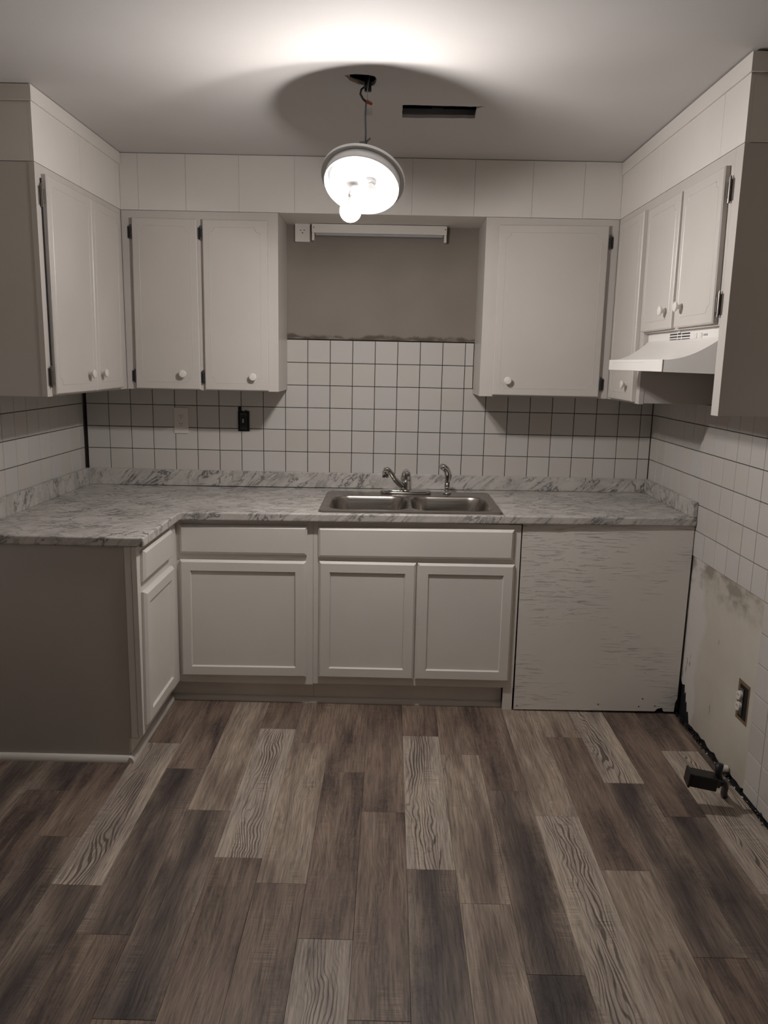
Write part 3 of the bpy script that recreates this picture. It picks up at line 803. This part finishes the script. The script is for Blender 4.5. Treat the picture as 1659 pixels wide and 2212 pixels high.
b_ = dk.modifiers.new('bevel', 'BEVEL'); b_.width = .006; b_.segments = 3; b_.limit_method = 'ANGLE'; b_.angle_limit = .6
# backsplashes
def bsp(p, name='backsplash'):
    return MB().slab(*p).build(name, 'marble', t, bevel=.002)
x0, x1 = XL+.0205, XR-.021
bsp(([Vector((x0, -.020, BSZ-.001)), Vector((x1, -.020, BSZ+.002)), Vector((x1, -.020, ctz(x1)+.0003)), Vector((x0, -.020, ctz(x0)+.0003))],
     [Vector((x0, -.0012, BSZ-.001)), Vector((x1, -.0012, BSZ+.002)), Vector((x1, -.0012, ctz(x1)+.0003)), Vector((x0, -.0012, ctz(x0)+.0003))]))
box(XL+.0012, XL+.0200, -1.236, -.0012, CT0+.0003, BSZ-.001).build('backsplash', 'marble', t, bevel=.002)
bsp(([Vector((XR-.0205, -.0012, BSZ+.003)), Vector((XR-.0205, cfy(1.4)+.004, BSZ+.003)), Vector((XR-.0205, cfy(1.4)+.004, .9155)), Vector((XR-.0205, -.0012, .9155))],
     [Vector((XR-.0015, -.0012, BSZ+.003)), Vector((XR-.0015, cfy(1.4)+.004, BSZ+.003)), Vector((XR-.0015, cfy(1.4)+.004, .9155)), Vector((XR-.0015, -.0012, .9155))]))

# ================================================================== SINK
t = empty('kitchen_sink', (.18, -.4, .9), 'double-bowl stainless steel drop-in sink in the marble countertop', 'sink')
sx0, sx1, sy0, sy1 = -.226, .590, -.688, -.124
def sdrr(x, y, cx_, cy_, hx, hy, r):
    qx, qy = abs(x-cx_)-(hx-r), abs(y-cy_)-(hy-r)
    return math.hypot(max(qx, 0), max(qy, 0))+min(max(qx, qy), 0)-r
nx, ny = 230, 170
bm = bmesh.new(); vs = {}
def sm(u): u = max(0, min(1, u)); return u*u*(3-2*u)
for i in range(nx+1):
    for j in range(ny+1):
        x, y = sx0+(sx1-sx0)*i/nx, sy0+(sy1-sy0)*j/ny
        do = sdrr(x, y, (sx0+sx1)/2, (sy0+sy1)/2, (sx1-sx0)/2, (sy1-sy0)/2, .028)
        if do > .003: continue
        if do > 0:      # clamp to the rounded outline
            pass
        b1 = sdrr(x, y, -.005, -.452, .180, .185, .085); b2 = sdrr(x, y, .369, -.452, .180, .185, .085)
        db = min(b1, b2); z = .0065
        z -= .0055*sm((do+.010)/.010)                       # rolled outer edge
        z -= .002*sm((-do-.018)/.01)*sm((db-.004)/.01)      # pressed deck
        if db < .006: z -= .010*sm((.006-db)/.014)
        if db < 0: z -= .155*sm((-db)/.042)**.9
        zz = ctz(x)+z
        vs[i, j] = bm.verts.new((x, y, zz))
for i in range(nx):
    for j in range(ny):
        q = [vs.get(k) for k in ((i, j), (i+1, j), (i+1, j+1), (i, j+1))]
        if all(q): bm.faces.new(q)
for v in [v for v in bm.verts if not v.link_faces]: bm.verts.remove(v)
me = bpy.data.meshes.new('basin'); bm.to_mesh(me); bm.free()
for p in me.polygons: p.use_smooth = True
me.materials.append(M['steel']); o = bpy.data.objects.new('basin', me); COL.objects.link(o); attach(o, t)
for x in (-.005, .369):
    MB().lathe([(.045, .0), (.044, .004), (.036, .003), (.034, -.004), (.002, -.005)], (x, -.452, ctz(x)-.157), (0, 0, 1), 24).build('drain', 'chrome', t, smooth=True)

# faucet
fz = ctz(.17)+.0068
t = empty('faucet', (.168, -.172, fz), 'chrome single-lever kitchen faucet with spout swung to the left', 'faucet')
mb = MB()
bp_ = []
for k in range(36):
    a = 2*math.pi*k/36; c_, s_ = math.cos(a), math.sin(a)
    bp_.append((.168+(.100 if c_ > 0 else -.100)*min(1, abs(c_)*8)+.027*c_, -.178+.027*s_))
lay = [(1.0, .0), (1.0, .009), (.95, .015), (.80, .0185)]
for sc_, h_ in lay:
    for x, y in bp_: mb.v.append(Vector((.168+(x-.168)*(.3+.7*sc_ if sc_ < 1 else 1), -.178+(y+.178)*sc_, fz+h_)))
n_ = 36
for k in range(3):
    for j in range(n_): mb.f.append((k*n_+j, k*n_+(j+1) % n_, (k+1)*n_+(j+1) % n_, (k+1)*n_+j))
mb.f += [tuple(reversed(range(n_))), tuple(range(3*n_, 4*n_))]
mb.build('base_plate', 'chrome', t, smooth=True)
MB().lathe([(.031, .012), (.030, .022), (.0285, .04), (.028, .058), (.0275, .064)], (.168, -.178, fz), (0, 0, 1), 28).build('body', 'chrome', t, smooth=True)
MB().lathe([(.027, .0645), (.028, .07), (.0265, .085), (.0225, .101), (.016, .112), (.003, .118)], (.168, -.178, fz), (0, 0, 1), 28).build('dome', 'chrome', t, smooth=True)
MB().tube([(.168, -.184, fz+.104), (.169, -.200, fz+.113), (.170, -.222, fz+.112), (.171, -.246, fz+.104)], [.012, .012, .010, .0085], 14).build('lever_handle', 'chrome', t, smooth=True)
sp_ = [(.160, -.190, fz+.030), (.140, -.215, fz+.045), (.112, -.248, fz+.078), (.096, -.272, fz+.108), (.084, -.292, fz+.126), (.075, -.302, fz+.133), (.066, -.310, fz+.129)]
MB().tube(sp_, [.0145, .014, .0125, .0125, .0125, .0135, .0145], 16).build('spout', 'chrome', t, smooth=True)
MB().lathe([(.0145, .012), (.0155, .008), (.0155, -.020), (.0135, -.022), (.0105, -.018)], (.066, -.310, fz+.117), (0, 0, 1), 20).build('aerator', 'chrome', t, smooth=True)
# side sprayer
sz = ctz(.375)+.0068
t = empty('sink_sprayer', (.375, -.165, sz), 'chrome side sprayer standing right of the faucet', 'sprayer')
MB().lathe([(.023, 0), (.0225, .004), (.016, .009), (.014, .012)], (.375, -.165, sz), (0, 0, 1), 24).build('flange', 'chrome', t, smooth=True)
MB().lathe([(.0125, .012), (.0135, .016), (.0125, .022), (.0135, .028), (.0130, .034)], (.375, -.165, sz), (0, 0, 1), 24).build('collar', 'chrome', t, smooth=True)
MB().tube([(.375, -.165, sz+.033), (.3755, -.165, sz+.06), (.376, -.166, sz+.09), (.374, -.170, sz+.108), (.366, -.176, sz+.122), (.352, -.186, sz+.134), (.342, -.194, sz+.138)],
          [.0135, .014, .0155, .017, .0175, .0165, .0145], 18).build('spray_handle', 'chrome', t, smooth=True)
MB().tube([(.388, -.162, sz+.062), (.392, -.158, sz+.085), (.388, -.160, sz+.112)], [.003, .0045, .003], 8).build('trigger', 'darkmetal', t, smooth=True)

# ================================================================== ELECTRICAL
def receptacle_face(fr, a, z, d, parent, r=.0165):
    ax = fr(0, 0, 1)-fr(0, 0, 0)
    f_ = MB().lathe([(r, -.0006), (r, .0014), (r-.0015, .002)], fr(a, z, d), ax, 20).build('socket', 'plastic', parent, smooth=False)
    for da in (-.006, .006):
        q = [(a+da-.0012, z+.0075), (a+da+.0012, z+.0075), (a+da+.0012, z+.0005), (a+da-.0012, z+.0005)]
        MB().slab([fr(*p, d+.0024) for p in q], [fr(*p, d+.0018) for p in q]).build('slot', 'black', f_)
    MB().lathe([(.0024, .0018), (.0024, .0025)], fr(a, z-.0065, d), ax, 10).build('slot', 'black', f_)
t = empty('wall_outlet', (-.993, 0, 1.236), 'white duplex outlet with cover plate on the left backsplash tiles', 'outlet')
q = [(-1.030, 1.302), (-.956, 1.302), (-.956, 1.170), (-1.030, 1.170)]
MB().slab([fb(*p, .006) for p in q], [fb(*p, .0006) for p in q]).build('cover_plate', 'plastic', t, bevel=.002)
for z in (1.256, 1.217): receptacle_face(fb, -.993, z, .0062, t)
MB().lathe([(.003, 0), (.003, .0012)], (-.993, -.006, 1.2365), (0, -1, 0), 10).build('screw', 'plastic', t)
# uncovered switch
t = empty('wall_switch', (-.669, 0, 1.24), 'bare black light switch without cover plate in a hole in the tiles', 'switch')
box(-.700, -.641, -.0016, .0062, 1.187, 1.291).build('box_recess', 'black', t)
box(-.700, -.696, -.006, -.0017, 1.190, 1.288).build('box_rim', 'darkmetal', t)
box(-.645, -.641, -.006, -.0017, 1.190, 1.286).build('box_rim', 'darkmetal', t)
MB().box(-.688, -.652, -.010, -.0020, 1.196, 1.282).build('yoke', 'darkmetal', t, bevel=.002)
MB().box(-.6855, -.6545, -.012, -.0102, 1.212, 1.270).build('switch_body', 'rubber', t, bevel=.001)
MB().box(-.6745, -.6675, -.022, -.0122, 1.232, 1.252).build('toggle', 'panedge', t, bevel=.001)
MB().tube([(-.690, -.003, 1.287), (-.684, -.010, 1.296), (-.676, -.011, 1.291), (-.668, -.011, 1.286), (-.658, -.011, 1.296), (-.650, -.006, 1.290)], .0022, 6).build('wire', 'rubber', t)
# outlet high in the niche
t = empty('wall_outlet', (-.366, 0, 2.17), 'white single outlet high in the niche beside the strip light', 'outlet')
q = [(-.403, 2.226), (-.330, 2.226), (-.330, 2.124), (-.403, 2.124)]
MB().slab([fb(*p, .030) for p in q], [fb(*p, .0008) for p in q]).build('surface_box', 'plastic', t, bevel=.002)
for da in (-.0085, .0085):
    box(-.366+da-.0035, -.366+da+.0035, -.0312, -.0302, 2.176, 2.179).build('slot', 'black', t)
MB().lathe([(.003, .0), (.003, .0012)], (-.366, -.0302, 2.165), (0, -1, 0), 10).build('slot', 'black', t)
# right wall bare receptacle
RY, RZ = -1.283, .327
t = empty('wall_outlet', (XR, RY, RZ), 'bare duplex outlet without cover in the stripped drywall of the right wall', 'outlet')
Fd = PR(XR+.0045)
q = [(RY+.047, RZ+.078), (RY-.047, RZ+.078), (RY-.047, RZ-.078), (RY+.047, RZ-.078)]
m_br = mat('torn_paper_brown', (.19, .12, .07), .8); M['torn'] = m_br
MB().slab([Fd(*p, .0010) for p in q], [Fd(*p, .0003) for p in q]).build('torn_edge', 'torn', t)
q = [(RY+.030, RZ+.064), (RY-.036, RZ+.064), (RY-.036, RZ-.064), (RY+.030, RZ-.064)]
MB().slab([Fd(*p, .0018) for p in q], [Fd(*p, .0011) for p in q]).build('box_recess', 'black', t)
q = [(RY+.024, RZ+.052), (RY-.008, RZ+.052), (RY-.008, RZ-.052), (RY+.024, RZ-.052)]
MB().slab([Fd(*p, .006) for p in q], [Fd(*p, .0019) for p in q]).build('yoke', 'brass', t)
for dz in (.024, -.019):
    ax = Vector((-1, 0, 0)); c_ = Fd(RY+.008, RZ+dz, .0062)
    f_ = MB().lathe([(.0175, 0), (.0175, .010), (.0160, .0115)], c_, ax, 20).build('socket', 'plastic', t)
    for da in (-.005, .005):
        box(XR+.0045-.0183, XR+.0045-.0176, RY+.008+da-.001, RY+.008+da+.001, RZ+dz, RZ+dz+.007).build('slot', 'black', f_)

# strip light in the niche
t = empty('strip_light', (.012, -.04, 2.2), 'white strip light housing without tube under the soffit over the sink', 'light fixture')
box(-.318, .338, -.062, -.001, 2.163, SOF-.002+.0).build('housing', 'plastic', t, bevel=.002)
box(-.30, .32, -.050, -.012, 2.153, 2.1628).build('reflector', 'panedge', t)
for x in (-.317, .325): box(x, x+.012, -.060, -.035, 2.128, 2.1628).build('tube_holder', 'plastic', t, bevel=.001)
for x in (-.308, .330): MB().lathe([(.0028, 0), (.0028, .001)], (x, -.0618, 2.188), (0, -1, 0), 8).build('screw', 'black', t)

# ================================================================== CEILING OPENINGS
t = empty('ceiling_vent_duct', (.24, -.98, CEIL+.02), 'rectangular open vent hole in the ceiling with dark metal duct', 'vent')
mb = MB()
mb.box(.095, .385, -.897, -.893, CEIL+.013, CEIL+.16).box(.095, .385, -1.066, -1.062, CEIL+.013, CEIL+.16)
mb.box(.091, .095, -1.066, -.893, CEIL+.013, CEIL+.16).box(.385, .389, -1.066, -.893, CEIL+.013, CEIL+.16).box(.091, .389, -1.066, -.893, CEIL+.16, CEIL+.164)
M['duct'] = mat('duct_metal', (.05, .055, .07), .45, .6)
mb.build('duct', 'duct', t)
M['lath'] = mat('grey_lath', (.16, .16, .18), .7)
box(.10, .38, -.915, -.900, CEIL+.014, CEIL+.030).build('lath', 'lath', t)
box(.215, .255, -.93, -.9155, CEIL+.03, CEIL+.11).build('damper_tab', 'duct', t)

t = empty('ceiling_junction_box', (-.03, -1.295, CEIL+.02), 'dark junction box hole in the ceiling above the hanging lamp', 'junction box')
mb = MB()
mb.lathe([(.062, .013), (.062, .06), (.002, .061)], (-.03, -1.297, CEIL), (0, 0, 1), 24, close=True)
mb.build('box', 'darkmetal', t)
MB().prism([Vector(p) for p in [(-.086, -1.342, CEIL-.001), (-.052, -1.312, CEIL-.004), (-.03, -1.262, CEIL-.003), (-.045, -1.262, CEIL-.001), (-.072, -1.300, CEIL-.0008)]], (0, 0, .0008)).build('torn_paper', 'torn', t)
box(-.025, -.002, -1.268, -1.252, CEIL-.022, CEIL+.015).build('mounting_tab', 'duct', t, bevel=.002)

# ================================================================== HANGING LAMP
LC = Vector((-.026, -1.240, 2.165)); NX = Vector((-.13, -.54, -.83)).normalized()
t = empty('hanging_light_fixture', tuple(LC), 'round ceiling light pan with lit bulbs dangling tilted from its wires', 'lamp')
MB().lathe([(.143, .0), (.1435, .004), (.1425, .010), (.1405, .010), (.1405, .006), (.129, .005), (.002, .005)], LC, NX, 64).build('back_plate', 'pan', t)
MB().lathe([(.1275, .0055), (.1285, .036), (.1265, .0395), (.1225, .0395), (.1205, .036), (.1190, .010), (.1190, .0055)], LC, NX, 64, close=True).build('outer_ring', 'pan', t, smooth=True)
MB().lathe([(.1085, .0055), (.1095, .026), (.1075, .029), (.1040, .028), (.1030, .010), (.1030, .0055)], LC, NX, 64, close=True).build('inner_ring', 'pan', t, smooth=True)
MB().lathe([(.1025, .0056), (.100, .012), (.085, .018), (.04, .022), (.002, .023)], LC, NX, 48).build('reflector', 'pan', t, smooth=True)
def bulb(base, d, parent, L_=.105, r=.036):
    # LED bulb: opaque white lower body, glowing dome
    d = Vector(d).normalized()
    MB().lathe([(.019, 0), (.019, .030), (.015, .034)], base, d, 20).build('lamp_socket', 'pan', parent)
    cz = .0345+L_-r
    MB().lathe([(.013, .0345), (.0155, .045), (.024, cz-.022), (r-.0012, cz-.008), (r-.0012, cz-.0065)], base, d, 24).build('bulb_body', 'pan', parent, smooth=True)
    prof = [(r-.0005, cz-.006)]
    for k in range(0, 12):
        a = math.radians(90*k/11); prof.append((max(.0008, r*math.cos(a)), cz+r*math.sin(a)))
    MB().lathe(prof, base, d, 24).build('bulb_dome', 'bulb', parent, smooth=True)
bulb(LC+NX*.0235+Vector((-.022, .0, -.020)), (-.16, -.42, -.89), t, .088)
bulb(LC+NX*.0235+Vector((.022, .0, .018)), (.22, -.50, -.84), t, .095)
# wires
def wire(pts, r, mt, name='wire'): return MB().tube(pts, r, 7).build(name, mt, t, smooth=True)
TOPZ = CEIL+.03; BX = LC+Vector((.008, 0, 0))
wire([(-.012, -1.285, TOPZ), (-.018, -1.288, CEIL-.012), (-.034, -1.292, CEIL-.026), (-.037, -1.293, CEIL-.040), (-.028, -1.290, CEIL-.054), (-.018, -1.288, CEIL-.062)], .0036, 'wire_black')
wire([(-.006, -1.28, TOPZ), (-.014, -1.284, CEIL-.02), (-.015, -1.287, CEIL-.062)], .0014, 'wire_white')
wire([(-.018, -1.288, CEIL-.062), (-.020, -1.285, CEIL-.10), (-.018, -1.277, CEIL-.150), (-.018, -1.272, CEIL-.180)], .0030, 'nut_grey')
wire([(-.018, -1.272, CEIL-.180), (-.021, -1.270, CEIL-.205), (-.020, LC.y-.006, CEIL-.24), (-.020, LC.y-.004, LC.z+.014)], .0020, 'wire_black')
wire([(-.016, -1.272, CEIL-.180), (-.011, -1.270, CEIL-.205), (-.008, LC.y-.006, CEIL-.24), (-.008, LC.y-.004, LC.z+.018)], .0018, 'wire_black')
wire([(-.018, -1.272, CEIL-.182), (-.010, -1.269, CEIL-.174), (-.003, -1.268, CEIL-.168)], .0030, 'nut_grey')
MB().tube([(-.018, -1.288, CEIL-.060), (.002, -1.286, CEIL-.068)], [.0062, .0042], 10).build('wire_nut', 'nut_red', t)
MB().tube([(-.019, -1.273, CEIL-.184), (-.036, -1.276, CEIL-.190)], [.0065, .0095], 10).build('wire_nut', 'nut_grey', t)
MB().tube([(-.020, -1.272, CEIL-.192), (-.024, -1.272, CEIL-.206)], [.004, .005], 8).build('wire_nut', 'nut_grey', t)
M['tagm'] = mat('cable_label', (.35, .33, .32), .6)
box(-.0175, .003, -1.2845, -1.2835, CEIL-.100, CEIL-.080).build('cable_tag', 'tagm', t)

# ================================================================== RANGE RECEPTACLE ON THE FLOOR
t = empty('range_power_box', (1.26, -1.40, 0), 'black square power box on a bent pipe rising from the floor by the right wall', 'power box')
c0 = Vector((1.225, -1.475, .115)); ang = math.radians(-14)
ux = Vector((math.cos(ang), math.sin(ang)*.6, -.12)).normalized(); uz = Vector((.10, 0, 1)).normalized(); uy = uz.cross(ux).normalized(); uz = ux.cross(uy)
def obb(c, hx, hy, hz):
    f = [c-ux*hx-uy*hy+uz*hz, c+ux*hx-uy*hy+uz*hz, c+ux*hx-uy*hy-uz*hz, c-ux*hx-uy*hy-uz*hz]; return f, [p+uy*2*hy for p in f]
MB().slab(*obb(c0, .046, .030, .024)).build('box', 'rubber', t, bevel=.004)
MB().slab(*obb(c0-ux*.050, .004, .033, .027)).build('face_plate', 'rubber', t, bevel=.002)
MB().slab(*obb(c0+ux*.050, .010, .016, .014)).build('clamp', 'darkmetal', t, bevel=.002)
cp_ = c0+ux*.058
MB().tube([cp_, cp_+Vector((.014, .0, .002)), cp_+Vector((.026, .012, -.012)), cp_+Vector((.040, .036, -.040)), cp_+Vector((.050, .062, -.072)), Vector((1.352, -1.385, .002))], [.010, .011, .012, .012, .012, .013], 14).build('pipe', 'rubber', t, smooth=True)
MB().tube([cp_+Vector((.002, .004, -.012)), cp_+Vector((.0, .012, .035)), cp_+Vector((.0, .013, .064))], [.013, .012, .015], 14).build('elbow', 'rubber', t, smooth=True)
t = MB()
t.tube([(XR-.004, -1.235, .030), (XR-.0285, -1.235, .030)], [.013, .013], 16)
o = t.build('pipe_stub', 'plastic', smooth=False); tag(o, 'small pale pipe stub poking out at the foot of the right wall', 'pipe')
print('planks', npl, 'objects', len(bpy.data.objects))
